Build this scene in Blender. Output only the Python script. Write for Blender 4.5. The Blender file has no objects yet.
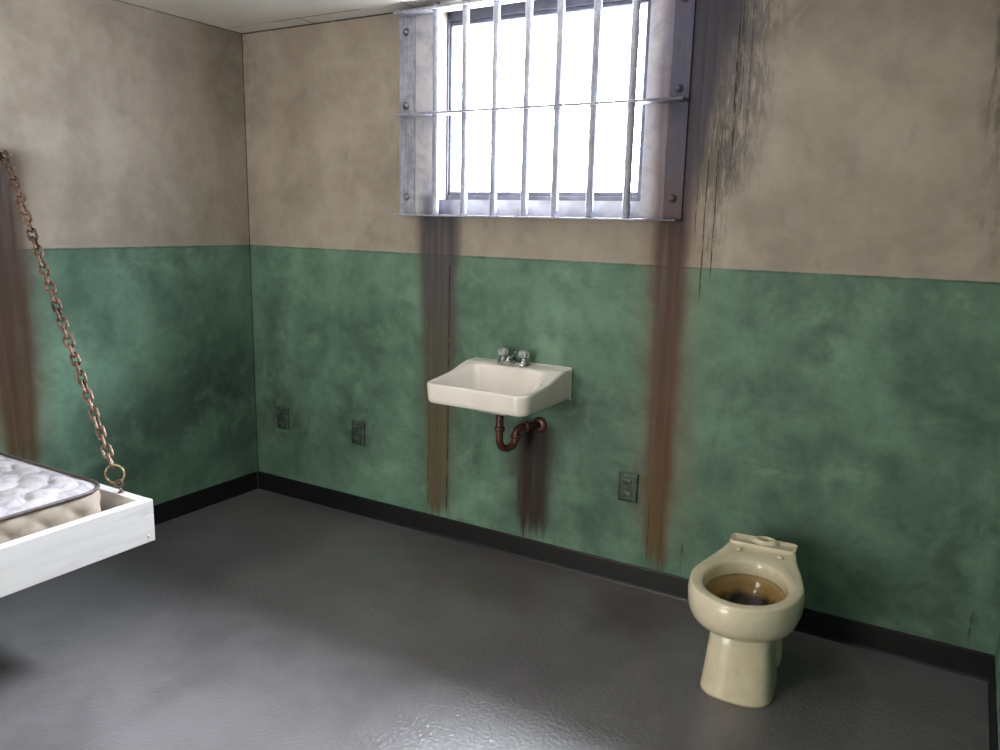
import bpy, bmesh, math, random
from mathutils import Vector, Matrix
PI = math.pi
random.seed(4)
C = bpy.context.scene.collection
sc = bpy.context.scene

# ------------------------------------------------------------------ helpers: geometry
class MB:
    """collects vertices and faces, links them as one mesh object"""
    def __init__(s): s.v = []; s.f = []; s.smooth = []
    def add(s, vs, fs, smooth=True):
        o = len(s.v); s.v += [tuple(v) for v in vs]
        s.f += [tuple(i + o for i in f) for f in fs]; s.smooth += [smooth] * len(fs); return s
    def box(s, lo, hi):
        x0, y0, z0 = lo; x1, y1, z1 = hi
        vs = [(x, y, z) for z in (z0, z1) for y in (y0, y1) for x in (x0, x1)]
        return s.add(vs, [(0, 2, 3, 1), (4, 5, 7, 6), (0, 1, 5, 4), (2, 6, 7, 3), (0, 4, 6, 2), (1, 3, 7, 5)], False)
    def loft(s, rings, closed=True, cap0=False, cap1=False, loop=False, smooth=True):
        n = len(rings[0]); vs = [p for r in rings for p in r]; fs = []
        m = len(rings)
        for i in range(m if loop else m - 1):
            a = i * n; b = ((i + 1) % m) * n
            for j in range(n if closed else n - 1):
                k = (j + 1) % n
                fs.append((a + j, a + k, b + k, b + j))
        if cap0: fs.append(tuple(range(n))[::-1])
        if cap1: fs.append(tuple(range((m - 1) * n, m * n)))
        return s.add(vs, fs, smooth)
    def tube(s, pts, r, n=10, cap=True, loop=False, flat=1.0):
        pts = [Vector(p) for p in pts]; m = len(pts); rings = []
        rr = r if isinstance(r, (list, tuple)) else [r] * m
        up = None
        for i, p in enumerate(pts):
            if loop: d = pts[(i + 1) % m] - pts[i - 1]
            else: d = pts[min(i + 1, m - 1)] - pts[max(i - 1, 0)]
            d.normalize()
            if up is None:
                up = Vector((0, 0, 1)) if abs(d.z) < .9 else Vector((1, 0, 0))
            u = (up - d * up.dot(d)).normalized(); w = d.cross(u); up = u
            rings.append([p + u * (rr[i] * math.cos(2 * PI * k / n)) + w * (rr[i] * flat * math.sin(2 * PI * k / n)) for k in range(n)])
        return s.loft(rings, cap0=cap and not loop, cap1=cap and not loop, loop=loop)
    def lathe(s, prof, base, axis=(0, 0, 1), n=24):
        ax = Vector(axis).normalized(); base = Vector(base)
        u = ax.orthogonal().normalized(); w = ax.cross(u)
        rings = [[base + ax * h + (u * math.cos(2 * PI * k / n) + w * math.sin(2 * PI * k / n)) * max(r, 1e-5) for k in range(n)] for r, h in prof]
        return s.loft(rings, cap0=True, cap1=True)
    def build(s, name, mat, parent=None, bevel=0, seg=2, sub=0, angle=40):
        off = Vector((0, 0, 0)); p = parent
        while p: off += p.location; p = p.parent
        me = bpy.data.meshes.new(name)
        me.from_pydata([tuple(Vector(v) - off) for v in s.v], [], s.f)
        for p_, sm in zip(me.polygons, s.smooth): p_.use_smooth = sm
        bm = bmesh.new(); bm.from_mesh(me)
        bmesh.ops.recalc_face_normals(bm, faces=bm.faces); bm.to_mesh(me); bm.free()
        me.materials.append(mat)
        o = bpy.data.objects.new(name, me); C.objects.link(o); o.parent = parent
        if bevel:
            b = o.modifiers.new('bevel', 'BEVEL'); b.width = bevel; b.segments = seg; b.limit_method = 'ANGLE'; b.angle_limit = math.radians(angle)
            for p_ in me.polygons: p_.use_smooth = True
            if hasattr(me, 'set_sharp_from_angle'): pass
            w = o.modifiers.new('wn', 'WEIGHTED_NORMAL'); w.keep_sharp = True
        if sub:
            b = o.modifiers.new('sub', 'SUBSURF'); b.levels = sub; b.render_levels = sub
        return o

def empty(name, loc, label, cat, group=None):
    o = bpy.data.objects.new(name, None); C.objects.link(o); o.location = loc; o.empty_display_size = .05
    tag(o, label, cat, group); return o
def tag(o, label, cat, group=None):
    o['label'] = label; o['category'] = cat
    if group: o['group'] = group
    return o
def struct(o): o['kind'] = 'structure'; return o
def sstep(a, b, x):
    if a == b: return float(x > b)
    t = min(1, max(0, (x - a) / (b - a))); return t * t * (3 - 2 * t)
def lerp(a, b, t): return a + (b - a) * t

# ------------------------------------------------------------------ helpers: nodes
def lin(h):
    if isinstance(h, str):
        h = h.lstrip('#'); c = [int(h[i:i + 2], 16) / 255 for i in (0, 2, 4)]
    else: c = h
    return tuple((x / 12.92 if x <= .04045 else ((x + .055) / 1.055) ** 2.4) for x in c) + (1,)

class Ex:
    """a float socket with arithmetic"""
    def __init__(s, g, k): s.g = g; s.k = k
    def _m(s, op, *a, clamp=False):
        n = s.g.nt.nodes.new('ShaderNodeMath'); n.operation = op; n.use_clamp = clamp
        for i, x in enumerate((s,) + a):
            if isinstance(x, Ex): s.g.nt.links.new(x.k, n.inputs[i])
            else: n.inputs[i].default_value = float(x)
        return Ex(s.g, n.outputs[0])
    def __add__(s, o): return s._m('ADD', o)
    __radd__ = __add__
    def __sub__(s, o): return s._m('SUBTRACT', o)
    def __rsub__(s, o): return (s * -1) + o
    def __mul__(s, o): return s._m('MULTIPLY', o)
    __rmul__ = __mul__
    def __truediv__(s, o): return s._m('DIVIDE', o)
    def abs(s): return s._m('ABSOLUTE')
    def pow(s, e): return s._m('POWER', e)
    def sin(s): return s._m('SINE')
    def min(s, o): return s._m('MINIMUM', o)
    def max(s, o): return s._m('MAXIMUM', o)
    def clamp(s): return s._m('ADD', 0., clamp=True)
    def ss(s, a, b):
        """smoothstep from a (0) to b (1); a > b runs the other way"""
        n = s.g.nt.nodes.new('ShaderNodeMapRange'); n.interpolation_type = 'SMOOTHSTEP'
        s.g.nt.links.new(s.k, n.inputs['Value'])
        if a <= b: v = (a, b, 0, 1)
        else: v = (b, a, 1, 0)
        for nm, x in zip(('From Min', 'From Max', 'To Min', 'To Max'), v): n.inputs[nm].default_value = x
        return Ex(s.g, n.outputs[0])

class G:
    def __init__(s, name):
        s.m = bpy.data.materials.new(name); s.m.use_nodes = True; s.nt = s.m.node_tree
        s.b = s.nt.nodes['Principled BSDF']
        s.tc = s.nt.nodes.new('ShaderNodeTexCoord')
        sp = s.nt.nodes.new('ShaderNodeSeparateXYZ'); s.nt.links.new(s.tc.outputs['Object'], sp.inputs[0])
        s.x, s.y, s.z = (Ex(s, sp.outputs[i]) for i in range(3))
    def vec(s, x, y, z):
        n = s.nt.nodes.new('ShaderNodeCombineXYZ')
        for i, e in enumerate((x, y, z)):
            if isinstance(e, Ex): s.nt.links.new(e.k, n.inputs[i])
            else: n.inputs[i].default_value = e
        return n.outputs[0]
    def noise(s, scale, detail=3, rough=.55, dist=0, v=None):
        n = s.nt.nodes.new('ShaderNodeTexNoise')
        s.nt.links.new(v if v is not None else s.tc.outputs['Object'], n.inputs['Vector'])
        n.inputs['Scale'].default_value = scale; n.inputs['Detail'].default_value = detail
        n.inputs['Roughness'].default_value = rough; n.inputs['Distortion'].default_value = dist
        return Ex(s, n.outputs[0])
    def mix(s, f, a, b):
        n = s.nt.nodes.new('ShaderNodeMix'); n.data_type = 'RGBA'
        if isinstance(f, Ex): s.nt.links.new(f.k, n.inputs[0])
        else: n.inputs[0].default_value = f
        for i, c in ((6, a), (7, b)):
            if isinstance(c, (str, tuple)): n.inputs[i].default_value = lin(c) if isinstance(c, str) else c
            else: s.nt.links.new(c, n.inputs[i])
        return n.outputs[2]
    def out(s, col=None, rough=.6, metal=0, bump=None, bs=.3, bd=.002, spec=.5, coat=0):
        b = s.b
        if isinstance(col, str): b.inputs['Base Color'].default_value = lin(col)
        elif col is not None: s.nt.links.new(col, b.inputs['Base Color'])
        if isinstance(rough, Ex): s.nt.links.new(rough.k, b.inputs['Roughness'])
        else: b.inputs['Roughness'].default_value = rough
        if isinstance(metal, Ex): s.nt.links.new(metal.k, b.inputs['Metallic'])
        else: b.inputs['Metallic'].default_value = metal
        b.inputs['Specular IOR Level'].default_value = spec
        b.inputs['Coat Weight'].default_value = coat
        if bump is not None:
            n = s.nt.nodes.new('ShaderNodeBump'); n.inputs['Strength'].default_value = bs; n.inputs['Distance'].default_value = bd
            s.nt.links.new(bump.k, n.inputs['Height']); s.nt.links.new(n.outputs[0], b.inputs['Normal'])
        return s.m

OX0, OX1, OZ0, OZ1 = 1.244, 2.207, 1.616, 2.422     # window opening
H = 2.44; ZG = 1.370; XR = 3.58; YF = -4.3
# ------------------------------------------------------------------ wall paint with its stains
def wall_mat(name, h_axis, stains):
    g = G(name); z = g.z
    h = g.x if h_axis == 'x' else g.y
    big = g.noise(1.9, 3, .55, .15); mid = g.noise(4.6, 5, .64, .3); fine = g.noise(22, 5, .65)
    vert = g.noise(1, 4, .6, .3, g.vec(g.x * 6, g.y * 6, z * 1.1))
    mot = (big * .42 + mid * .52 + vert * .14 + fine * .12) / 1.20
    bei = g.mix(mot.ss(.35, .65), '#8c8175', '#aba093')
    bei = g.mix(g.noise(9, 5, .6, .2, g.vec(g.x + 4, g.y + 9, z * .7)).ss(.54, .72) * .35, bei, '#7a7268')
    gre = g.mix(mot.ss(.35, .65), '#425c4d', '#6c8d79')
    gre = g.mix((g.noise(5.5, 6, .68, .35, g.vec(g.x + 2, g.y + 5, z))).ss(.52, .72) * .5, gre, '#435a4b')
    gre = g.mix((g.noise(4.2, 5, .62, .3, g.vec(g.x + 7, g.y + 3, z * 1.3))).ss(.54, .72) * .4, gre, '#84a58c')
    zz = z + (fine - .5) * .006
    col = g.mix(zz.ss(ZG + .0015, ZG - .0015), bei, gre)
    line = (zz - ZG + .004).abs().ss(.007, .001) * g.noise(5, 3).ss(.35, .6) * .55
    col = g.mix(line, col, '#2f3c33')
    line2 = (zz - ZG - .010).abs().ss(.008, .001) * g.noise(7, 3).ss(.4, .6) * .35
    col = g.mix(line2, col, '#a09a8c')
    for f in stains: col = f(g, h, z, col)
    return g.out(col, .62, bump=mid * .7 + fine * .35 + g.noise(75, 3) * .10, bs=.35, bd=.010, spec=.35)

def streak(x0, w0, x1, w1, zt, zb, stops, amt=1.0, soft=.45, dens=40, top_soft=.05, bot_soft=.25, seed=0.):
    """a run of rust from (x0, zt) to (x1, zb); stops = [(z, colour), ...] from the top down"""
    def f(g, h, z, col):
        t = (zt - z) / (zt - zb)
        cen = t * (x1 - x0) + x0; w = t * (w1 - w0) + w0
        nz = g.noise(1, 4, .6, 0, g.vec((h + seed) * dens, 0., z * 1.6 + seed))
        edge = g.noise(4.0, 4, .6, .3, g.vec(h + seed, 3., z * .8))
        d = (h - cen).abs() / w + (edge - .5) * .7 + (nz - .5) * .5
        m = d.ss(1 + soft * .5, 1 - soft) * z.ss(zt, zt - top_soft) * (z + (nz - .5) * .35).ss(zb - .02, zb + bot_soft)
        body = (nz.ss(.25, .62) * .35 + .65)
        c = stops[0][1]; prev = c
        for (za, ca), (zb_, cb) in zip(stops, stops[1:]):
            prev = g.mix(z.ss(za, zb_), prev, cb)
        return g.mix((m * body * amt).clamp(), col, prev)
    f.ext = (min(x0 - w0 * 1.9, x1 - w1 * 1.9), max(x0 + w0 * 1.9, x1 + w1 * 1.9)); return f
def halo(x0, w0, x1, w1, zt, zb, color, amt, seed=0., bot_soft=.3): return streak(x0, w0, x1, w1, zt, zb, [(zt, color), (zb, color)], amt, .95, 14, .06, bot_soft, seed)
def thin(x, zt, zb, w, color='#23221d', amt=.8):
    def f(g, h, z, col):
        wob = g.noise(1, 3, .6, 0, g.vec(0., x * 9, z * 3.0))
        br = g.noise(1, 3, .6, 0, g.vec(x * 5, 1., z * 14))
        m = (h - x + (wob - .5) * .018).abs().ss(w, w * .3) * z.ss(zt, zt - .05) * z.ss(zb, zb + .08) * br.ss(.3, .55)
        return g.mix((m * amt).clamp(), col, color)
    f.ext = (x - .03, x + .03); return f
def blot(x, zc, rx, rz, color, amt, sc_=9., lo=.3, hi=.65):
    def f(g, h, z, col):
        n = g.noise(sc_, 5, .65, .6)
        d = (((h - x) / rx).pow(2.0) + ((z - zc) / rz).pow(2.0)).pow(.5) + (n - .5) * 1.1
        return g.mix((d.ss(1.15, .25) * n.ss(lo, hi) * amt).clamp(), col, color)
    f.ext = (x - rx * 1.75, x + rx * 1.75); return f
def drips(xa, xb, zt, zb, color, amt, dens=75, seed=0.):
    """many thin black drips of unequal length"""
    def f(g, h, z, col):
        n = g.noise(1, 2, .5, 0, g.vec((h + seed) * dens, 0., z * 1.2))
        br = g.noise(1, 4, .7, 0, g.vec((h + seed) * dens * 1.6, 5., z * 16))
        ln = g.noise(1, 2, .6, 0, g.vec((h + seed) * 26, 9., 0.))
        zend = ln.ss(.3, .7) * (-(zt - zb) * .85) + (zb + (zt - zb) * .85)
        m = n.ss(.54, .62) * br.ss(.36, .56) * z.ss(zt, zt - .15) * h.ss(xa, xa + .03) * h.ss(xb, xb - .05) * (z - zend).ss(0, .10)
        return g.mix((m * amt).clamp(), col, color)
    f.ext = (xa, xb); return f
def scab(xc, zc, rx, rz, color, amt, dens=38, zs=8., seed=0.):
    """patchy flaking soot, broken up along the vertical"""
    def f(g, h, z, col):
        n = g.noise(1, 6, .72, .2, g.vec((h + seed) * dens, 4., z * zs + seed))
        e = g.noise(5, 4, .6, .3)
        d = (((h - xc) / rx).pow(2.0) + ((z - zc) / rz).pow(2.0)).pow(.5) + (e - .5) * 1.2
        return g.mix((d.ss(1.1, .35) * (n + d.ss(1.2, .2) * .14).ss(.50, .64) * amt).clamp(), col, color)
    f.ext = (xc - rx * 1.7, xc + rx * 1.7); return f
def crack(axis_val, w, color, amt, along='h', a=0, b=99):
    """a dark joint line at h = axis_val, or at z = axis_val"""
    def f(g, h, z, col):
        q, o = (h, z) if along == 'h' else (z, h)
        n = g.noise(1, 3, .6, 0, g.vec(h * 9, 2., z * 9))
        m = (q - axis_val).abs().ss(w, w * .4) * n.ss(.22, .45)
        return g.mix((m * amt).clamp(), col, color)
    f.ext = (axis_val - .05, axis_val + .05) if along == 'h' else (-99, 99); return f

back_stains = [
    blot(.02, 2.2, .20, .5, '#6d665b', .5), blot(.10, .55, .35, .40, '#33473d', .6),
    blot(.75, .46, .17, .2, '#2c3a31', .75), blot(.215, .45, .18, .2, '#2c3a31', .75), blot(2.2, .46, .22, .26, '#39473a', .75, 6),
    blot(1.95, .72, .2, .22, '#34443a', .7), blot(3.45, .5, .35, .5, '#35493a', .6), blot(2.9, .35, .3, .3, '#3d5341', .5),
    blot(3.50, 1.95, .17, .55, '#3c3a31', .85, 7), blot(3.42, 2.3, .22, .3, '#4a463d', .6), blot(2.62, 2.35, .30, .25, '#4a4740', .75, 5),
    scab(3.52, 1.95, .22, .6, '#3f3d35', .75, 34, 6., 8.),
    drips(3.32, 3.58, 2.3, 1.45, '#403d34', .7, 60, 3.),
    # left run below the grille; purple at its top is window glare painted in
    halo(1.24, .16, 1.25, .10, 1.60, .10, '#5b5648', .5, 1.), 
    streak(1.238, .125, 1.245, .066, 1.60, .11, [(1.56, '#3f3a46'), (1.30, '#453c42'), (.95, '#4a443c'), (.5, '#574a34')], .95, .4, 34, .05, .05, 2.),
    thin(1.300, 1.36, .10, .0055, '#1d1e19', .95), thin(1.187, 1.15, .10, .003, '#26231c', .8), thin(1.235, .9, .1, .0035, '#3b2f20', .7),
    # right run below the grille; upper purple-greys have the window's haze mixed in
    blot(2.40, 2.25, .20, .32, '#45424c', .9, 4, .2, .5),
    scab(2.55, 2.08, .16, .52, '#46444a', .6, 62, 13., 2.), scab(2.50, 1.75, .10, .36, '#393734', .6, 85, 12., 5.), scab(2.47, 2.2, .12, .4, '#45434c', .6, 20, 3., 9.),
    drips(2.38, 2.60, 2.44, 1.45, '#37363a', .75, 150, 13.),
    halo(2.335, .16, 2.37, .13, 2.42, .10, '#6f533b', .55, 4.),
    streak(2.335, .100, 2.350, .052, 2.44, .11, [(2.3, '#3b3945'), (1.75, '#42353b'), (1.55, '#47302b'), (1.2, '#4b3229'), (.75, '#523523'), (.3, '#5a4226')], 1.0, .55, 30, .02, .08, 5.),
    streak(2.435, .125, 2.37, .045, 2.50, 1.45, [(2.3, '#36343f'), (1.9, '#3c3843')], 1.0, .45, 46, .02, .35, 11.),
    thin(2.318, .42, .10, .004, '#2b1d14', .8), thin(2.372, .5, .10, .003, '#3a2818', .6), thin(2.464, .26, .10, .006, '#161a15', .95),
    drips(2.385, 2.62, 2.40, 1.58, '#2b2a2c', .85, 62, 1.), drips(2.40, 2.60, 2.40, 1.20, '#24231f', .95, 40, 6.5),
    thin(2.465, 1.80, 1.22, .004, '#1d1c18', .9), thin(2.50, 1.85, 1.30, .004, '#1d1c18', .9), thin(2.43, 1.75, 1.45, .003, '#1d1c18', .8),
    # below the trap
    halo(1.77, .15, 1.76, .13, .68, .12, '#2b2521', .9, 7., .1),
    streak(1.775, .09, 1.760, .080, .67, .115, [(.6, '#1f1413'), (.4, '#281813'), (.2, '#302016')], 1.0, .5, 45, .05, .10, 8.),
    drips(1.66, 1.86, .45, .11, '#251912', .9, 60, 2.),
    drips(0.0, 3.58, .30, .10, '#39442f', .35, 24, 9.),
    thin(3.50, .26, .1, .006, '#141a13', .8),
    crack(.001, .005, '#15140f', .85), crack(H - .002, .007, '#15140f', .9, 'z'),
]
left_stains = [
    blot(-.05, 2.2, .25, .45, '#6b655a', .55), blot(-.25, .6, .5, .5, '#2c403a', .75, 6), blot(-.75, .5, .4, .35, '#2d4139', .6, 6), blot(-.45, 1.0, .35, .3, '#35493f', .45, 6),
    halo(-1.27, .16, -1.28, .12, 1.80, .35, '#5a4334', .85, 2.),
    streak(-1.285, .125, -1.275, .075, 1.775, .40, [(1.7, '#2f2017'), (1.3, '#3a2417'), (.9, '#402a19'), (.5, '#45331e')], 1.0, .45, 30, .07, .15, 3.),
    thin(-1.285, 1.2, .4, .003, '#2b2119', .7),
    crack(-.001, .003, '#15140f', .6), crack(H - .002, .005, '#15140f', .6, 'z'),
]
M = {}
PANELS = [-.3, .95, 1.45, OX1 - .23, 2.245, 2.36, 2.50, 2.75, XR + .3]
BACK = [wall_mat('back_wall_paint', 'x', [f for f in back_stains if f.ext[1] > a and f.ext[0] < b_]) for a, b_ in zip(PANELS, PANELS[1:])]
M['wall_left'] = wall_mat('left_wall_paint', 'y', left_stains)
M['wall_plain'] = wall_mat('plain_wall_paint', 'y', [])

g = G('painted_concrete_floor')
n1 = g.noise(1.6, 5, .6, .5); n2 = g.noise(9, 4, .6)
c = g.mix((n1 * .7 + n2 * .3).ss(.36, .64), '#5d5a5e', '#6f6c70')
rs = ((g.x - 1.75).pow(2.0) * 6 + (g.y + .32).pow(2.0) * 16).pow(.5) + (n2 - .5) * .8
c = g.mix(rs.ss(1.0, .2) * .35, c, '#4b332b')
rs = ((g.x - 2.33).pow(2.0) * 14 + (g.y + .2).pow(2.0) * 9).pow(.5) + (n2 - .5) * .8
c = g.mix(rs.ss(.9, .2) * .5, c, '#462a22')
M['floor'] = g.out(c, n2 * .08 + .27, bump=g.noise(70, 3, .5) * .9 + g.noise(200, 2) * .3 + n2 * .4, bs=.45, bd=.005, spec=.85)

g = G('ceiling_panel_paint')
n = g.noise(2.5, 4)
c = g.mix(n.ss(.35, .65), '#c8c4bd', '#d5d2cb')
seam = ((g.y + .105).abs().ss(.006, .002)) * g.noise(4, 3).ss(.36, .5)
for xs, a in ((.50, .9), (1.115, 1.), (2.335, .8)):
    seam = seam.max((g.x - xs).abs().ss(.006, .002) * g.y.ss(-.125, -.12) * a)
c = g.mix(seam * .85, c, '#35322c')
M['ceiling'] = g.out(c, .7, bump=g.noise(40, 4), bs=.15, bd=.004, spec=.3)

g = G('black_rubber_base'); M['rubber'] = g.out(g.mix(g.noise(14, 4).ss(.4, .8), '#101114', '#191917'), .45, bump=g.noise(20, 3), bs=.1, spec=.4)
g = G('grey_painted_casing')
n = g.noise(9, 5, .65, .6); c = g.mix(n.ss(.4, .7), '#b9b7bb', '#95949b')  # lavender cast, and purple in the stains below, are painted window glare
for f in (streak(1.238, .105, 1.238, .105, 1.655, 1.3, [(1.63, '#4d4a5c'), (1.5, '#4b4550')], .9, .4, 34, .04, .01, 2.), halo(2.31, .075, 2.31, .09, 2.5, 1.3, '#8a6a55', .6, 4.),
          streak(2.335, .075, 2.325, .085, 2.6, 1.4, [(2.3, '#55536a'), (1.9, '#4f4350'), (1.55, '#55403a')], .9, .45, 30, .02, .02, 5.)): c = f(g, g.x, g.z, c)
M['casing'] = g.out(c, .55, bump=n, bs=.2)
g = G('rust_and_glare_strap'); n = g.noise(16, 5, .65); v_ = g.noise(1, 4, .6, 0, g.vec(g.x * 50, 0., g.z * 3))
c = g.mix((n * .4 + v_ * .6).ss(.35, .65), '#38364a', '#4a4658'); c = g.mix(g.z.ss(.45, .05) * v_.ss(.35, .6), c, '#4c352a')  # rust stain, its purple from window glare put into the colour
M['stainstrap'] = g.out(c, .6, bump=n, bs=.3)
g = G('worn_grey_steel')
n = g.noise(26, 5, .65); v_ = g.noise(1, 4, .6, 0, g.vec(g.x * 60, g.y * 60, g.z * 6))
c = g.mix((n * .5 + v_ * .5).ss(.38, .64), '#858794', '#acaebb'); c = g.mix(n.ss(.60, .72) * .6, c, '#57555d')  # bluish cast is window haze painted onto plain grey steel
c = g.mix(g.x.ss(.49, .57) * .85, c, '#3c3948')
M['steel'] = g.out(c, .5, .15, bump=n, bs=.3)
g = G('bolt_steel'); M['bolt'] = g.out(g.mix(g.noise(60, 3).ss(.4, .6), '#8e9098', '#5c5a5c'), .4, .6)
g = G('bronze_window_frame'); M['wframe'] = g.out(g.mix(g.noise(20, 3).ss(.4, .7), '#3a3942', '#484852'), .45, .2)
g = G('white_window_bead'); M['bead'] = g.out('#c9c9cf', .5)
# thin clear glass
m = bpy.data.materials.new('window_glass'); m.use_nodes = True; nt = m.node_tree
tr = nt.nodes.new('ShaderNodeBsdfTransparent'); gl = nt.nodes.new('ShaderNodeBsdfGlossy'); gl.inputs['Roughness'].default_value = .03
fr = nt.nodes.new('ShaderNodeLayerWeight'); fr.inputs['Blend'].default_value = .12; mx = nt.nodes.new('ShaderNodeMixShader')
tr.inputs['Color'].default_value = (.93, .95, .96, 1)
nt.links.new(fr.outputs['Facing'], mx.inputs[0]); nt.links.new(tr.outputs[0], mx.inputs[1]); nt.links.new(gl.outputs[0], mx.inputs[2])
nt.links.new(mx.outputs[0], nt.nodes['Material Output'].inputs['Surface']); M['glass'] = m

g = G('white_china'); n = g.noise(7, 4, .6)
M['china'] = g.out(g.mix(n.ss(.4, .75), '#efe8e1', '#e6ded5'), .16, spec=.5, coat=.2)
g = G('cream_china'); n = g.noise(6, 5, .65, .5)
M['cream'] = g.out(g.mix(n.ss(.42, .75), '#dfd4ba', '#cfc2a2'), .2, spec=.5, coat=.15)
g = G('stained_bowl'); n = g.noise(14, 5, .65, .6)
zz = g.z + (n - .5) * .05
c = g.mix(zz.ss(.355, .30), '#d3bd92', '#a5834f'); c = g.mix(zz.ss(.300, .262), c, '#1c100a')
M['stained'] = g.out(c, .16, spec=.5, coat=.2)
g = G('dark_water'); M['water'] = g.out('#0d0805', .25, spec=.2)
g = G('china_dark_gap'); M['gap'] = g.out('#3a2f20', .6)
g = G('chrome'); M['chrome'] = g.out(g.mix(g.noise(40, 3).ss(.4, .7), '#c9ccce', '#8f9496'), .12, 1.0)
g = G('clear_acrylic_knob'); M['acrylic'] = g.out(g.mix(g.noise(60, 3).ss(.4, .7), '#c6c9c6', '#9aa09b'), .18, spec=.6)
g.b.inputs['Transmission Weight'].default_value = .35
g = G('white_caulk'); M['caulk'] = g.out('#c9cdc6', .6)
def rust(name, a, b, c3, r=.6, metal=.35):
    g = G(name); n = g.noise(45, 5, .65); k = g.noise(14, 4, .6)
    c = g.mix(n.ss(.36, .62), a, b); c = g.mix(k.ss(.52, .68), c, c3)
    return g.out(c, r, metal, bump=n, bs=.4, bd=.001)
M['rustpipe'] = rust('rusty_trap_pipe', '#4a2a26', '#66413a', '#38201d', .38, .35)
M['rustchain'] = rust('rusty_chain', '#5f473a', '#8f7767', '#3f2e26', .45, .5)
M['rusthook'] = rust('dark_rusty_anchor', '#4b3d33', '#7a6c5e', '#2e231c', .55, .4)
g = G('worn_brass_ring'); M['ring'] = g.out(g.mix(g.noise(40, 4).ss(.4, .65), '#a58f70', '#7d6148'), .38, .7)

g = G('white_painted_timber')
gr = g.noise(1, 5, .6, .4, g.vec(g.x * 12, g.y * 1.6, g.z * 28))
ck = g.noise(1, 3, .6, .3, g.vec(0., g.y * 2.2, g.z * 22))
c = g.mix(gr.ss(.4, .7), '#d3d0cf', '#c4c0bf'); c = g.mix((ck - .5).abs().ss(.010, .002) * g.noise(3, 3).ss(.55, .68) * .6, c, '#8f8b88')
M['timber'] = g.out(c, .45, bump=gr, bs=.15, bd=.002)
g = G('screw_paint'); M['screw'] = g.out('#d2cecb', .5)
g = G('quilted_satin_ticking')
n = g.noise(1, 4, .6, .3, g.vec(g.x * 90, g.y * 90, g.z * 90)); k = g.noise(16, 4, .6, 1.5)
M['ticking'] = g.out(g.mix(k.ss(.45, .62), '#b7b3b7', '#a19da5'), .42, bump=n, bs=.25, bd=.002, spec=.5)
g = G('quilted_side_cloth'); n = g.noise(120, 3)
M['sidecloth'] = g.out(g.mix(g.noise(9, 4).ss(.4, .65), '#a39689', '#8f8376'), .7, bump=n, bs=.3, bd=.001)
g = G('brown_piping_cord'); M['piping'] = g.out(g.mix(g.noise(60, 3).ss(.4, .6), '#5e5250', '#4a4040'), .5)
g = G('plywood_base'); M['ply'] = g.out('#b9ab93', .7)
g = G('painted_over_outlet'); n = g.noise(40, 5, .7, .6)
c = g.mix(n.ss(.40, .62), '#26342c', '#465a4d'); c = g.mix(g.noise(16, 4, .6).ss(.5, .65) * .8, c, '#20291f')
M['outlet'] = g.out(c, .5, bump=n, bs=.6, bd=.003)
g = G('grimy_outlet_face'); n = g.noise(55, 5, .7)
M['outface'] = g.out(g.mix(n.ss(.42, .6), '#2c3a32', '#55675b'), .42, bump=n, bs=.5, bd=.002)
g = G('slot_black'); M['slot'] = g.out('#0d0f0d', .7)
g = G('lamp_white'); M['lampw'] = g.out('#d8d8d5', .5)

# ------------------------------------------------------------------ the room
T = .16
b = MB()
cuts = sorted(set([-T, OX0, OX1, XR + T] + [p for p in PANELS if -T < p < XR + T]))
for xa, xb in zip(cuts, cuts[1:]):
    if OX0 <= xa < OX1: b.box((xa, 0, -.1), (xb, T, OZ0)); b.box((xa, 0, OZ1), (xb, T, H + .12))
    else: b.box((xa, 0, -.1), (xb, T, H + .12))
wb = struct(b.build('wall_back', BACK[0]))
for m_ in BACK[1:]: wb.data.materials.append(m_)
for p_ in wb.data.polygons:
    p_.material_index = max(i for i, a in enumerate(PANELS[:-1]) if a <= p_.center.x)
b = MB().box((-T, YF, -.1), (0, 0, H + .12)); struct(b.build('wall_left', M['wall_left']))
b = MB().box((XR, YF, -.1), (XR + T, 0, H + .12)); struct(b.build('wall_right', M['wall_plain']))
DX0, DX1, DZ = .60, 1.85, 2.10                    # open doorway to the corridor, behind the camera
b = MB().box((-T, YF - T, -.1), (DX0, YF, H + .12)).box((DX1, YF - T, -.1), (XR + T, YF, H + .12)).box((DX0, YF - T, DZ), (DX1, YF, H + .12)).box((DX0, YF - T, -.1), (DX1, YF, 0))
struct(b.build('wall_front', M['wall_plain']))
b = MB().box((-.3, YF - 2.0, -.1), (XR, YF - 1.8, 2.5)).box((-.5, YF - 2.0, -.1), (-.3, YF - T, 2.5)).box((XR, YF - 2.0, -.1), (XR + .2, YF - T, 2.5)).box((-.5, YF - 2., 2.5), (XR + .2, YF - T, 2.6)).box((-.5, YF - 2., -.2), (XR + .2, YF - T, -.1))
struct(b.build('wall_corridor', M['ceiling']))
b = MB().box((0, YF, -.1), (XR, 0, 0)); struct(b.build('floor', M['floor']))
b = MB().box((0, YF, H), (XR, 0, H + .12)); struct(b.build('ceiling', M['ceiling']))
def cove(p0, p1, nrm, name):
    """rubber cove base: thin, with a small rounded toe"""
    p0 = Vector(p0); p1 = Vector(p1); n = Vector(nrm)
    prof = [(.0, 0), (.008, 0), (.0065, .003), (.005, .008), (.0042, .016), (.004, .093), (.003, .099), (.0, .1004)]
    rings = [[p + n * a + Vector((0, 0, h)) for a, h in prof] for p in (p0, p1)]
    b = MB().loft(rings, closed=True, cap0=True, cap1=True, smooth=False)
    return struct(b.build(name, M['rubber']))
cove((.0, 0, 0), (XR, 0, 0), (0, -1, 0), 'baseboard_back')
cove((0, YF, 0), (0, -.014, 0), (1, 0, 0), 'baseboard_left')
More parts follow.
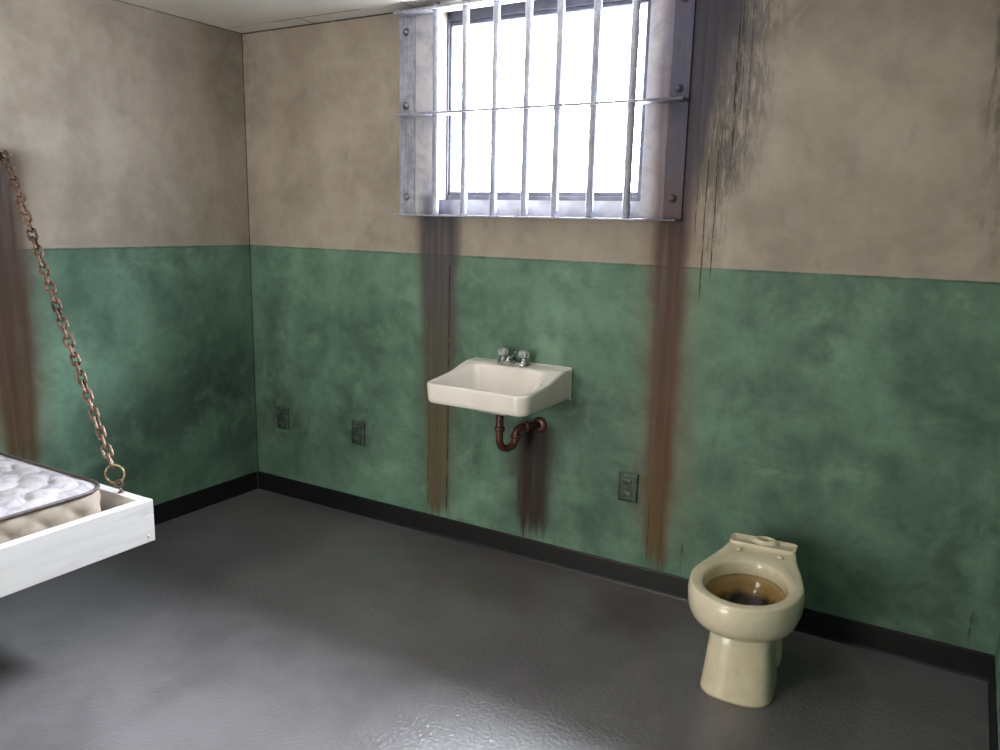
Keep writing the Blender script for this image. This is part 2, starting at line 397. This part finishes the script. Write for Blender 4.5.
cove((XR, YF, 0), (XR, -.014, 0), (-1, 0, 0), 'baseboard_right')

# roof eave outside above the window
struct(MB().box((-.6, T, 2.555), (4.2, .50, 2.68)).build('roof_eave', M['casing']))
# casing boards around the opening (left, right, bottom, strip above)
b = MB()
b.box((1.112, -.010, 1.548), (OX0, 0, H - .002)); b.box((OX1, -.010, 1.548), (2.302, 0, H - .002))
b.box((OX0, -.010, 1.548), (OX1, 0, OZ0)); b.box((OX0, -.010, OZ1), (OX1, 0, H - .002))
struct(b.build('trim_1', M['casing']))

# window: frame, beads and pane set 4 cm back in the opening
w = bpy.data.objects.new('window_1', None); C.objects.link(w); w.location = (1.7255, .05, OZ0); w['kind'] = 'structure'
def ring_frame(x0, x1, z0, z1, y0, y1, tl, tr_, tb, tt):
    b = MB()
    b.box((x0, y0, z0), (x0 + tl, y1, z1)); b.box((x1 - tr_, y0, z0), (x1, y1, z1))
    b.box((x0 + tl, y0, z0), (x1 - tr_, y1, z0 + tb)); b.box((x0 + tl, y0, z1 - tt), (x1 - tr_, y1, z1)); return b
ring_frame(OX0, OX1, OZ0, OZ1, .045, .115, .008, .022, .020, .040).build('window_frame', M['wframe'], w, .002)
ring_frame(OX0 + .008, OX1 - .022, OZ0 + .020, OZ1 - .040, .055, .095, .006, .016, .015, .016).build('sash', M['wframe'], w, .002)
ring_frame(OX0 + .014, OX1 - .038, OZ0 + .035, OZ1 - .056, .060, .070, .005, .005, .005, .005).build('glazing_bead', M['bead'], w)
MB().box((OX0 + .014, .076, OZ0 + .035), (OX1 - .038, .080, OZ1 - .056)).build('pane', M['glass'], w)

# ------------------------------------------------------------------ window grille
gr_ = empty('window_grille', (1.712, -.012, 1.542), 'grey steel security grille of seven bars bolted over the window', 'grille')
for x0, x1, zs in ((1.020, 1.108, (2.345, 2.030, 1.627)), (2.302, 2.376, (2.345, 2.030, 1.627))):
    st = MB().box((x0, -.010, 1.545), (x1, 0, H - .004)).build('strap', M['steel'] if x0 < 2 else M['stainstrap'], gr_, .002)
    for z in zs:
        bo = MB().lathe([(.017, 0), (.017, .002), (.0165, .0035), (.012, .004), (.0115, .009), (.008, .0125), (0, .014)], ((x0 + x1) / 2 + random.uniform(-.004, .004), -.010, z), (0, -1, 0), 20)
        bo.build('bolt', M['bolt'] if x0 < 2 else M['stainstrap'], st)
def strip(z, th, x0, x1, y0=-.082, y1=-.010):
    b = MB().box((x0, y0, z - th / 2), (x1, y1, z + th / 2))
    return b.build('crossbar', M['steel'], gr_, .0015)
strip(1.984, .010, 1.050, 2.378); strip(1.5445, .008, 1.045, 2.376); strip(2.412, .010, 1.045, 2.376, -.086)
for i, x in enumerate((1.258, 1.409, 1.560, 1.712, 1.854, 2.011, 2.168)):
    b = MB(); pts = []; rr = []
    for k in range(30):
        z = 1.548 + (2.436 - 1.548) * k / 29
        pts.append((x + random.uniform(-.0006, .0006), -.056 + random.uniform(-.0006, .0006), z)); rr.append(.0156 + random.uniform(-.0007, .0007))
    b.tube(pts, rr, 14)
    b.build('bar', M['steel'], gr_)

# ------------------------------------------------------------------ wall outlets
def outlet(x, z, label, dx=0.):
    o = empty('wall_outlet', (x, 0, z), label, 'electrical outlet', 'painted-over outlets on the green wall')
    hw, hh = .043, .062
    b = MB()
    rings = []
    for (a, y) in ((0, .0), (0, -.006), (.006, -.010), (.011, -.0105)):
        rings.append([(x + sx * (hw - a), y, z + sz * (hh - a)) for sx, sz in ((-1, -1), (1, -1), (1, 1), (-1, 1))])
    b.loft(rings, cap0=True, cap1=True, smooth=False)
    b.build('cover_plate', M['outlet'], o, .0015)
    for s in (-1, 1):
        f = MB(); zc = z + s * .0265; rings = []
        for (sc_, y) in ((1, -.010), (1, -.0145), (.9, -.0155)):
            ring = []
            for k in range(24):
                a = 2 * PI * k / 24
                px = .0175 * math.cos(a); pz = max(-.0135, min(.0135, .0185 * math.sin(a)))
                ring.append((x + px * sc_, y, zc + pz * sc_))
            rings.append(ring)
        f.loft(rings, cap0=True, cap1=True)
        fo = f.build('receptacle', M['outface'], o)
        sl = MB()
        for dx_ in (-.0065, .0065): sl.box((x + dx_ - .0012, -.0162, zc - .002), (x + dx_ + .0012, -.015, zc + .007))
        sl.lathe([(.0025, 0), (.0025, .0012)], (x, -.015, zc - .008), (0, -1, 0), 12)
        sl.build('slots', M['slot'], fo)
    MB().lathe([(.0045, 0), (.0042, .0015), (.002, .0022)], (x, -.010, z), (0, -1, 0), 14).build('screw', M['bolt'], o)
    return o
outlet(.215, .443, 'grimy wall outlet nearest the left corner of the room')
outlet(.748, .443, 'dark grimy wall outlet between the room corner and the sink')
outlet(2.221, .440, 'grimy wall outlet to the right of the sink, beside a rust streak')

# ------------------------------------------------------------------ sink
SX, SHW, SD = 1.690, .237, .400
s_ = empty('wall_sink', (SX, -.2, .78), 'white china wall-hung sink with two-knob tap and rusty trap', 'sink')
def s_hw(d):
    R = .045; q = max(0, d - (SD - R))
    return SHW - R + math.sqrt(max(0, R * R - q * q))
RIM = [(0, .913), (.05, .9125), (.08, .911), (.105, .905), (.13, .899), (.17, .8875), (.20, .881), (.25, .874), (.30, .868), (.35, .8635), (.40, .860)]
def s_rim(d):
    for (a, za), (b_, zb) in zip(RIM, RIM[1:]):
        if d <= b_: return lerp(za, zb, (d - a) / (b_ - a))
    return RIM[-1][1]
def s_top(x, d):
    zr = s_rim(d)
    inner = lerp(.182, .222, sstep(.10, .30, d))
    e = min(inner - abs(x), (d - .118), (SD - .024) - d)
    ex, ey, ez = inner - abs(x), (d - .100), (SD - .018) - d
    # smooth minimum so that the basin corners are round
    k = .016
    e = -k * math.log(sum(math.exp(-v / k) for v in (ex, ey * 1.0, ez)))
    t = max(0, min(1, (e + .003) / .125))
    t = lerp(sstep(0, 1, t), 1 - (1 - t) ** 2, .7)
    zb = .742 + .10 * min(1, math.hypot(x, d - .24) / .35) ** 2
    return lerp(zr, min(zb, zr), t)
NX, ND = 72, 64
ds = [SD * (1 - (1 - i / ND) ** 1.25) for i in range(ND + 1)]
b = MB(); rows = []
for d in ds:
    hw = s_hw(d)
    rows.append([(SX + hw * (2 * j / NX - 1), -d, s_top(hw * (2 * j / NX - 1), d)) for j in range(NX + 1)])
b.loft(rows, closed=False)
# outline loop (left side back -> front -> right side) for lip and apron
loop = [(r[0][0], r[0][1]) for r in rows] + [(p[0], p[1]) for p in rows[-1][1:-1]] + [(r[-1][0], r[-1][1]) for r in rows[::-1]]
def s_loop(off, zf):
    out = []; n = len(loop)
    for i, (x, y) in enumerate(loop):
        x0, y0 = loop[max(i - 1, 0)]; x1, y1 = loop[min(i + 1, n - 1)]
        tx, ty = x1 - x0, y1 - y0; L = math.hypot(tx, ty) or 1
        nx, ny = -(-ty) / L * -1, -tx / L   # outward
        nx, ny = ty / L, -tx / L
        # make outward
        if (x - SX) * nx + (y + .15) * ny < 0: nx, ny = -nx, -ny
        if i in (0, n - 1): ny = 0; nx = -1 if i == 0 else 1
        out.append((x + nx * off, min(0, y + ny * off), zf(-y)))
    return out
lip = [s_loop(.0, lambda d: s_top(SHW, d) if False else s_rim(d)), s_loop(.004, lambda d: s_rim(d) - .0015), s_loop(.007, lambda d: s_rim(d) - .006),
       s_loop(.008, lambda d: s_rim(d) - .013), s_loop(.004, lambda d: .800), s_loop(.002, lambda d: .784), s_loop(-.004, lambda d: .7775), s_loop(-.016, lambda d: .776)]
b.loft(lip, closed=False)
# underside bowl
und = [s_loop(-.016, lambda d: .776)]
n_ = len(und[0])
for k in range(1, 7):
    t = k / 6
    und.append([(lerp(x, SX, t * .85), lerp(y, -.19, t * .85), .776 - .055 * sstep(.35, 1, t)) for x, y, z in und[0]])
b.loft(und, closed=False, cap1=True)
# back closing face
bk = [(p[0], 0, p[2]) for p in rows[0]]
b.add(bk + [(SX + SHW, 0, .776), (SX - SHW, 0, .776)], [tuple(range(len(bk) + 2))], False)
basin = b.build('basin', M['china'], s_)
# overflow / drain fitting in the bowl bottom
b = MB().lathe([(.024, 0), (.024, .004), (.020, .006), (.018, .003), (0, .002)], (SX, -.24, .7415), (0, 0, 1), 24); b.build('drain', M['chrome'], s_)
cl = MB(); pts = [(SX + SHW + .008, -.003, .778 + .138 * k / 8) for k in range(9)] + [(SX + SHW - .01 - (SHW - .03) * k / 12, -.003, .9165) for k in range(13)]
cl.tube(pts, .004, 8); cl.build('caulk_line', M['caulk'], s_)
# faucet
FX, FY, FZ = 1.686, -.066, .9115
f = MB(); rings = []
for (sc_, z) in ((1, 0), (1, .008), (.96, .014), (.86, .018)):
    ring = []
    for k in range(40):
        a = 2 * PI * k / 40; cx = .052 if math.cos(a) > 0 else -.052
        ring.append((FX + cx + .026 * sc_ * math.cos(a), FY + .026 * sc_ * math.sin(a), FZ + z))
    rings.append(ring)
f.loft(rings, cap0=True, cap1=True); fo = f.build('faucet', M['chrome'], s_)
for s in (-1, 1):
    hx = FX + s * .052
    h = MB().lathe([(.019, .016), (.019, .022), (.016, .026), (.0135, .030), (.0135, .040)], (hx, FY, FZ), n=20); ho = h.build('handle', M['chrome'], fo)
    k_ = MB(); rings = []
    for (r, z, am) in ((.010, .038, 0), (.018, .040, .06), (.0225, .046, .12), (.0225, .058, .12), (.020, .066, .08), (.014, .070, 0), (.006, .071, 0)):
        rings.append([(hx + r * (1 + am * math.cos(8 * t)) * math.cos(t), FY + r * (1 + am * math.cos(8 * t)) * math.sin(t), FZ + z) for t in [2 * PI * q / 48 for q in range(48)]])
    k_.loft(rings, cap0=True, cap1=True); k_.build('knob', M['acrylic'], fo)
sp = MB().tube([(FX, FY, FZ + .014), (FX, FY - .004, FZ + .030), (FX, FY - .020, FZ + .038), (FX, FY - .042, FZ + .034), (FX, FY - .052, FZ + .024)], [.015, .0145, .013, .0115, .0105], 16)
sp.build('spout', M['chrome'], fo)
MB().lathe([(.003, 0), (.003, .035), (.006, .037), (.006, .043), (.002, .045)], (FX, FY + .02, FZ + .014), n=12).build('lift_rod', M['chrome'], fo)
# trap: tailpiece, U-bend, arm to the wall
PX, PY = 1.700, -.195
dx, dy = .43, .90; L = math.hypot(dx, dy); dx /= L; dy /= L
pts = [(PX, PY, .735), (PX, PY, .69), (PX, PY, .65), (PX, PY, .605)]
R = .043
for k in range(1, 13):
    a = PI * k / 12
    q = R * (1 - math.cos(a)); pts.append((PX + dx * q, PY + dy * q, .605 - R * math.sin(a)))
ex, ey = PX + dx * 2 * R, PY + dy * 2 * R
pts += [(ex, ey, .620)]
for k in range(1, 7):
    a = PI / 2 * k / 6; q = .026 * (1 - math.cos(a)); pts.append((ex + dx * q, ey + dy * q, .620 + .026 * math.sin(a)))
lx, ly = pts[-1][0], pts[-1][1]
tt = (-.001 - ly) / dy
pts += [(lx + dx * tt * .5, ly + dy * tt * .5, .646), (lx + dx * tt, -.001, .646)]
wx = lx + dx * tt
p_ = MB().tube(pts, .0165, 16).build('drain_pipe', M['rustpipe'], s_)
def nut(c, ax, r=.023, h=.020):
    return MB().lathe([(r * .8, -h / 2), (r, -h / 2 + .002), (r, h / 2 - .004), (r * .86, h / 2)], c, ax, 10).build('slip_nut', M['rustpipe'], p_)
nut((PX, PY, .655), (0, 0, 1)); nut((ex, ey, .612), (0, 0, 1)); nut((lx + dx * .03, ly + dy * .03, .646), (dx, dy, 0))
MB().lathe([(.036, 0), (.034, .004), (.026, .009), (.018, .012)], (wx, 0, .646), (0, -1, 0), 24).build('wall_flange', M['rustpipe'], p_)

# ------------------------------------------------------------------ toilet
TX, TY = 2.842, -.534
t_ = empty('toilet', (TX, TY + .1, 0), 'cream china toilet without seat, lid or tank, standing on the floor', 'toilet')
ROT = math.radians(3.0)
def tp(f, l, z):
    """f forward (away from the wall), l sideways"""
    x = l; y = -f
    return (TX + x * math.cos(ROT) - y * math.sin(ROT), TY + x * math.sin(ROT) + y * math.cos(ROT), z)
NA = 120
ANG = [2 * PI * k / NA for k in range(NA)]
def egg(a, bf, bb, th):
    c, s = math.cos(th), math.sin(th); bq = bf if c > 0 else bb
    return 1 / math.sqrt((s / a) ** 2 + (c / bq) ** 2)
def outl(th, grow=0):
    r1 = egg(.178, .205, .225, th); c, s = math.cos(th), math.sin(th); r2 = 0
    if c < 0:
        # neck narrowing into the tank deck
        n = 0; r2 = .0
        lo, hi = 0, .375
        for _ in range(30):
            m_ = (lo + hi) / 2; b_ = -c * m_; half = lerp(.150, .116, sstep(.14, .30, b_))
            if b_ < .355 and abs(s) * m_ < half: lo = m_
            else: hi = m_
        r2 = lo
    p = 9
    return (r1 ** p + r2 ** p) ** (1 / p) if c < 0 else r1
OUT = [outl(t) for t in ANG]
for _ in range(2): OUT = [(OUT[i - 1] + 2 * OUT[i] + OUT[(i + 1) % NA]) / 4 for i in range(NA)]
INN = [egg(.130, .152, .180, t) for t in ANG]
def rise(f): return .016 * sstep(.16, .29, -f)
def ring(rs, z, up=0):
    out = []
    for th, r in zip(ANG, rs):
        f = r * math.cos(th); out.append(tp(f, r * math.sin(th), z + up * rise(f)))
    return out
def pedo(th, a, bf, bb, n=3.4):
    c, s = abs(math.cos(th)), abs(math.sin(th)); bq = bf if math.cos(th) > 0 else bb
    return ((s / a) ** n + (c / bq) ** n) ** (-1 / n)
PT = [pedo(t, .096, .058, .30, 2.6) for t in ANG]
rings = [ring([r * 1.03 for r in INN], .340), ring([r * .985 for r in INN], .339), ring([r * .985 for r in INN], .345), ring([r * 1.0 for r in INN], .362),
         ring([r * 1.01 for r in INN], .376), ring([r * 1.035 for r in INN], .384), ring([r * 1.075 for r in INN], .388, .2)]
for q, z in ((.30, .3895), (.55, .3895), (.78, .389), (.90, .386)):
    rings.append(ring([lerp(i * 1.075, o, q) for i, o in zip(INN, OUT)], z, q))
for q, z in ((.965, .380), (1.0, .370), (1.005, .355), (.995, .335), (.97, .316), (.925, .298), (.85, .281), (.74, .266), (.58, .253), (.38, .243), (.16, .236), (.0, .233)):
    up = max(0, 1 - (.380 - z) / .10) if z < .380 else 1
    rings.append(ring([lerp(pp, o, q) if q <= 1 else o * q for pp, o in zip(PT, OUT)], z, up))
b = MB().loft(rings); bowl = b.build('bowl', M['cream'], t_)
# stained inside of the bowl
rings = []
for q, z in ((1.055, .350), (1.05, .338), (1.02, .318), (.96, .295), (.86, .268), (.72, .245), (.55, .228), (.36, .215), (.15, .208)):
    rings.append([tp(r * q * math.cos(th) - .02 * (1 - q), r * q * math.sin(th), z) for th, r in zip(ANG, INN)])
MB().loft(rings, cap1=True).build('bowl_interior', M['stained'], t_)
MB().add([tp(.46 * r * math.cos(th) - .012, .46 * r * math.sin(th), .2225) for th, r in zip(ANG, INN)], [tuple(range(NA))]).build('water', M['water'], t_)
# pedestal
rings = []
for a, bf, bb, z in ((.116, .086, .322, 0), (.117, .086, .322, .010), (.115, .083, .318, .022), (.110, .078, .31, .07), (.105, .073, .30, .13), (.100, .064, .295, .18), (.097, .058, .30, .242)):
    rings.append(ring([pedo(t, a, bf, bb, 2.5) for t in ANG], z))
MB().loft(rings, cap0=True, cap1=True).build('pedestal', M['cream'], t_)
# trapway swelling on each side at the rear
for s in (-1, 1):
    b = MB(); pts = [tp(-.02, s * .072, .17), tp(-.06, s * .078, .200), tp(-.11, s * .080, .19), tp(-.155, s * .081, .14), tp(-.18, s * .082, .07), tp(-.185, s * .082, .012)]
    b.tube(pts, [.012, .028, .034, .034, .034, .032], 16); b.build('trapway', M['cream'], t_, sub=1)
# tank deck: raised lip, sunken shelf, flush hole collar
b = MB()
def rrect(f0, f1, hw, r, z, n=6):
    out = []
    for (cf, cl_, a0) in ((f1 - r, hw - r, 0), (f0 + r, hw - r, PI / 2), (f0 + r, -hw + r, PI), (f1 - r, -hw + r, 3 * PI / 2)):
        for k in range(n + 1):
            a = a0 + PI / 2 * k / n; out.append(tp(cf + r * math.cos(a), cl_ + r * math.sin(a), z))
    return out
F0, F1 = -.368, -.282
b.loft([rrect(F0, F1, .112, .018, .385), rrect(F0, F1, .115, .018, .406), rrect(F0 + .001, F1 - .001, .114, .018, .410), rrect(F0 + .005, F1 - .005, .110, .015, .410), rrect(F0 + .008, F1 - .008, .106, .012, .404)], cap0=True, cap1=True)
b.build('tank_deck', M['cream'], t_)
b = MB(); rings = []
for (r, z) in ((.047, .402), (.043, .412), (.036, .418), (.030, .419), (.026, .415), (.025, .403)):
    rings.append([tp(-.338 + r * .72 * math.cos(t), .004 + r * math.sin(t), z) for t in [2 * PI * k / 36 for k in range(36)]])
b.loft(rings); b.build('flush_collar', M['cream'], t_)
MB().add([tp(-.338 + .027 * .75 * math.cos(t), .004 + .027 * math.sin(t), .4062) for t in [2 * PI * k / 30 for k in range(30)]], [tuple(range(30))]).build('flush_hole', M['gap'], t_)
for l in (-.070, .070):
    MB().lathe([(.012, 0), (.011, .004), (.006, .0065), (0, .007)], tp(-.243, l, .3965), (0, 0, 1), 18).build('bolt_cap', M['cream'], t_)

# ------------------------------------------------------------------ hanging bed
BX, BY, BZ0, BZ1, BYE, TH = .957, -1.345, .378, .532, -3.30, .038
bd = empty('hanging_bed', (BX / 2, (BY + BYE) / 2, BZ0), 'white painted timber box bed hung from the left wall by a chain', 'bed')
lb = MB().box((BX - TH, BYE, BZ0), (BX, BY, BZ1)).build('side_board', M['timber'], bd, .003)
MB().box((.004, BYE, BZ0), (.004 + TH, BY, BZ1)).build('side_board', M['timber'], bd, .003)
MB().box((.004 + TH, BY - TH, BZ0 + .001), (BX - TH, BY, BZ1 - .0008)).build('end_board', M['timber'], bd, .003)
MB().box((.004 + TH, BYE, BZ0 + .001), (BX - TH, BYE + TH, BZ1 - .0008)).build('end_board', M['timber'], bd, .003)
MB().box((.004 + TH, BYE + TH, BZ0 + .004), (BX - TH, BY - TH, BZ0 + .022)).build('base_panel', M['ply'], bd)
for y, z in ((BY - .026, BZ0 + .024), (BY - .55, BZ0 + .030)):
    MB().lathe([(.0065, 0), (.006, .0012), (.002, .0016)], (BX, y, z), (1, 0, 0), 16).build('screw', M['screw'], lb)
EX, EY = .802, BY - TH / 2
eb = MB(); eb.lathe([(.011, 0), (.011, .003), (.006, .004)], (EX, EY, BZ1 - .001), (0, 0, 1), 16)
eb.tube([(EX, EY, BZ1), (EX - .003, EY, BZ1 + .016)], .0042, 10)
EC = Vector((EX - .010, EY, BZ1 + .030)); er = .0135
eb.tube([EC + Vector((er * math.cos(a) * .35, er * math.cos(a) * .94, er * math.sin(a))) for a in [2 * PI * k / 20 for k in range(20)]], .004, 8, loop=True)
eb.build('eye_bolt', M['rustchain'], bd)

# mattress in the box
MX0, MX1, MY1, MY0, MZ0, MZ1 = .046, .866, -1.440, -3.24, BZ0 + .023, .588
ma = empty('mattress', ((MX0 + MX1) / 2, (MY0 + MY1) / 2, MZ0), 'quilted white mattress with brown piping lying in the hanging bed', 'mattress')
RC = .105
def m_in(x, y):
    """signed distance inside the rounded outline"""
    hx, hy = (MX1 - MX0) / 2, (MY1 - MY0) / 2
    qx = abs(x - (MX0 + MX1) / 2) - hx + RC; qy = abs(y - (MY0 + MY1) / 2) - hy + RC
    return -(math.hypot(max(qx, 0), max(qy, 0)) + min(max(qx, qy), 0) - RC)
def m_half(y):
    hx = (MX1 - MX0) / 2; q = max(0, RC - min(y - MY0, MY1 - y))
    return hx - RC + math.sqrt(max(0, RC * RC - q * q))
def quilt(x, y):
    u = (x * .80 + y * .60) / .098; v = (-x * .60 + y * .80) / .082
    u += .16 * math.sin(v * PI * 1.0); v += .10 * math.sin(u * PI * 1.0 + 1)
    a = abs(math.sin(PI * u)); c_ = abs(math.sin(PI * v))
    d = min(math.hypot(u - round(u), v - round(v)) / .28, 1)       # tufts pulled in at the crossings
    return (a * c_) ** .38 * .8 + .35 * d - .2
b = MB(); rows = []
ys = []
for i in range(31): ys.append(MY1 - RC * (1 - math.cos(PI / 2 * i / 30)) )
y = ys[-1]
while y > MY0 + RC + .012: y -= .0085 if y > -2.2 else .03; ys.append(y)
ys += [MY0 + RC * (1 - math.cos(PI / 2 * (1 - i / 10))) for i in range(1, 11)]
NXM = 90; xc = (MX0 + MX1) / 2
for y in ys:
    hw = m_half(y); row = []
    for j in range(NXM + 1):
        x = xc + hw * (2 * j / NXM - 1); e = m_in(x, y)
        z = MZ1 - .004 + .022 * quilt(x, y) * sstep(0, .07, e) + .006 * sstep(0, .12, e)
        row.append((x, y, z))
    rows.append(row)
b.loft(rows, closed=False).build('quilted_top', M['ticking'], ma)
# outline of the mattress, walked round
outp = []
def arc(cx, cy, a0):
    for k in range(13):
        a = a0 + PI / 2 * k / 12; outp.append((cx + RC * math.cos(a), cy + RC * math.sin(a), math.cos(a), math.sin(a)))
def seg_(p, q, nx, ny, n):
    for k in range(1, n): outp.append((lerp(p[0], q[0], k / n), lerp(p[1], q[1], k / n), nx, ny))
arc(MX1 - RC, MY1 - RC, 0); seg_((MX1 - RC, MY1), (MX0 + RC, MY1), 0, 1, 50); arc(MX0 + RC, MY1 - RC, PI / 2)
seg_((MX0, MY1 - RC), (MX0, MY0 + RC), -1, 0, 60); arc(MX0 + RC, MY0 + RC, PI); seg_((MX0 + RC, MY0), (MX1 - RC, MY0), 0, -1, 30)
arc(MX1 - RC, MY0 + RC, 3 * PI / 2); seg_((MX1, MY0 + RC), (MX1, MY1 - RC), 1, 0, 190)
arcl = [0]
for p, q in zip(outp, outp[1:]): arcl.append(arcl[-1] + math.hypot(q[0] - p[0], q[1] - p[1]))
rings = []
NZ = 16
for k in range(NZ + 1):
    z = lerp(MZ0 + .004, MZ1 - .004, k / NZ); r_ = []
    for (x, y, nx, ny), s in zip(outp, arcl):
        u = (s + (z - MZ0) * 1.1) / .115; v = (s - (z - MZ0) * 1.1) / .115
        q = (abs(math.sin(PI * u)) * abs(math.sin(PI * v))) ** .45 * .014 * math.sin(PI * k / NZ) ** .5
        r_.append((x + nx * (q - .006), y + ny * (q - .006), z))
    rings.append(r_)
b = MB().loft(rings, cap0=True); b.build('side_panel', M['sidecloth'], ma)
for z in (MZ1 - .001, MZ0 + .006):
    MB().tube([(x + nx * -.001, y + ny * -.001, z) for x, y, nx, ny in outp], .0062, 8, loop=True).build('piping', M['piping'], ma)

# ------------------------------------------------------------------ chain and its wall anchor
HK = Vector((.030, -1.232, 1.738)); RCEN = Vector((EX - .028, EY, BZ1 + .064)); RR = .033
ha = empty('wall_anchor', (0, HK.y, HK.z), 'dark rusty anchor plate and eye on left wall holding the chain', 'anchor')
MB().box((0, HK.y - .055, HK.z - .022), (.006, HK.y + .025, HK.z + .024)).build('plate', M['rusthook'], ha, .002)
for dy_ in (-.038, .012):
    MB().lathe([(.010, 0), (.010, .005), (.006, .008)], (.006, HK.y + dy_, HK.z + .006), (1, 0, 0), 6).build('bolt', M['rusthook'], ha)
e_ = MB().tube([(.004, HK.y - .012, HK.z), (.014, HK.y - .012, HK.z)], .006, 10)
e_.tube([(.028 + .017 * math.cos(a), HK.y - .012 , HK.z - .001 + .017 * math.sin(a)) for a in [2 * PI * k / 24 for k in range(24)]], .005, 8, loop=True)
e_.build('eye', M['rusthook'], ha)
A = Vector((.034, HK.y - .010, HK.z - .022)); Bv = RCEN + Vector((-.012, 0, RR - .003))
ch = empty('chain', tuple(Bv), 'long rusty steel chain slanting from the left wall to the bed', 'chain')
NL = 34; d_ = (Bv - A); Lc = d_.length; d_.normalize(); pitch = Lc / NL
side = Vector((0, 1, 0)); side = (side - d_ * side.dot(d_)).normalized(); nor = d_.cross(side)
def link_pts(c, ax, lat, ln, wd, n=28):
    out = []; hl = ln / 2 - wd / 2; r = wd / 2
    for k in range(n):
        a = 2 * PI * k / n; u = r * math.cos(a); v = r * math.sin(a)
        out.append(c + ax * (u + (hl if math.cos(a) > 0 else -hl)) + lat * v)
    return out
for i in range(NL):
    c = A + d_ * (pitch * (i + .5)); c.z -= .012 * math.sin(PI * (i + .5) / NL)
    tw = math.radians(45 + random.uniform(-14, 14)) + (PI / 2 if i % 2 else 0)
    lat = side * math.cos(tw) + nor * math.sin(tw)
    MB().tube(link_pts(c, d_, lat, pitch + .0125, .028), .0052, 8, loop=True).build('link', M['rustchain'], ch)
# big ring joining chain and eye bolt
rn = MB(); ua = Vector((.80, .60, 0)); va = Vector((-.12, .1, 1)).normalized()
rn.tube([RCEN + ua * (RR * math.cos(a)) + va * (RR * math.sin(a)) for a in [2 * PI * k / 40 for k in range(40)]], .0037, 10, loop=True)
rn.build('ring', M['ring'], ch)

# ------------------------------------------------------------------ light
wd_ = bpy.data.worlds.new('sky'); sc.world = wd_; wd_.use_nodes = True; nt = wd_.node_tree
bg = nt.nodes['Background']; tc = nt.nodes.new('ShaderNodeTexCoord'); sx = nt.nodes.new('ShaderNodeSeparateXYZ'); mr = nt.nodes.new('ShaderNodeMapRange')
nt.links.new(tc.outputs['Generated'], sx.inputs[0]); nt.links.new(sx.outputs[2], mr.inputs['Value'])
mr.inputs['From Min'].default_value = -1; mr.inputs['From Max'].default_value = 1
cr = nt.nodes.new('ShaderNodeValToRGB'); nt.links.new(mr.outputs[0], cr.inputs[0]); el = cr.color_ramp.elements
el[0].position = .0; el[0].color = (.15, .15, .152, 1); el[1].position = .48; el[1].color = (.17, .172, .18, 1)
for p, c in ((.53, (.18, .187, .20, 1)), (.67, (.27, .285, .32, 1)), (.77, (.78, .81, .88, 1)), (.86, (1.05, 1.08, 1.15, 1)), (.93, (1.05, 1.08, 1.15, 1)), (1., (.8, .83, .9, 1))):
    e = el.new(p); e.color = c
nt.links.new(cr.outputs[0], bg.inputs['Color']); bg.inputs['Strength'].default_value = 315.0
# skylight portal in the window opening (guides sampling only)
la = bpy.data.lights.new('window_portal', 'AREA'); la.shape = 'RECTANGLE'; la.size = OX1 - OX0 - .02; la.size_y = OZ1 - OZ0 - .02
lo = bpy.data.objects.new('window_portal', la); C.objects.link(lo); lo.location = ((OX0 + OX1) / 2, .13, (OZ0 + OZ1) / 2); lo.rotation_euler = (-PI / 2, 0, 0)
la.cycles.is_portal = True
# light of the corridor, coming in through the open doorway behind the camera
la = bpy.data.lights.new('corridor_light', 'AREA'); la.shape = 'RECTANGLE'; la.size = DX1 - DX0 - .1; la.size_y = DZ - .15; la.energy = 75; la.color = (1.0, .95, .88)
lo = bpy.data.objects.new('corridor_light', la); C.objects.link(lo); lo.location = ((DX0 + DX1) / 2, YF - .1, DZ / 2 + .03); lo.rotation_euler = (PI / 2, 0, 0)
# the cell's ceiling lamp, out of frame behind the camera
la = bpy.data.lights.new('ceiling_lamp', 'AREA'); la.shape = 'RECTANGLE'; la.size = .25; la.size_y = .25; la.energy = 12; la.color = (1.0, .93, .83)
lo = bpy.data.objects.new('ceiling_lamp', la); C.objects.link(lo); lo.location = (2.0, -3.4, 2.40)

# ------------------------------------------------------------------ camera
f_px, yaw, pitch_, roll = 792.1, -.53148, -.19272, .02302
fw = Vector((math.sin(yaw) * math.cos(pitch_), math.cos(yaw) * math.cos(pitch_), math.sin(pitch_)))
r0 = Vector((math.cos(yaw), -math.sin(yaw), 0)); u0 = r0.cross(fw)
rr_ = r0 * math.cos(roll) + u0 * math.sin(roll); uu = -r0 * math.sin(roll) + u0 * math.cos(roll)
cam = bpy.data.cameras.new('camera'); co = bpy.data.objects.new('camera', cam); C.objects.link(co)
mt = Matrix((rr_, uu, -fw)).transposed().to_4x4(); mt.translation = (3.35986, -3.02567, 1.52954); co.matrix_world = mt
cam.sensor_fit = 'HORIZONTAL'; cam.sensor_width = 36; cam.lens = 36 * f_px / 1000; cam.clip_start = .02
sc.camera = co
vs = sc.view_settings; vs.view_transform = 'Standard'; vs.look = 'None'; vs.gamma = 1; vs.use_curve_mapping = False; vs.exposure = 0.0
sc.display_settings.display_device = 'sRGB'
try:
    sc.cycles.use_denoising = True; sc.cycles.max_bounces = 10; sc.cycles.diffuse_bounces = 6; sc.cycles.sample_clamp_indirect = 8
except Exception: pass
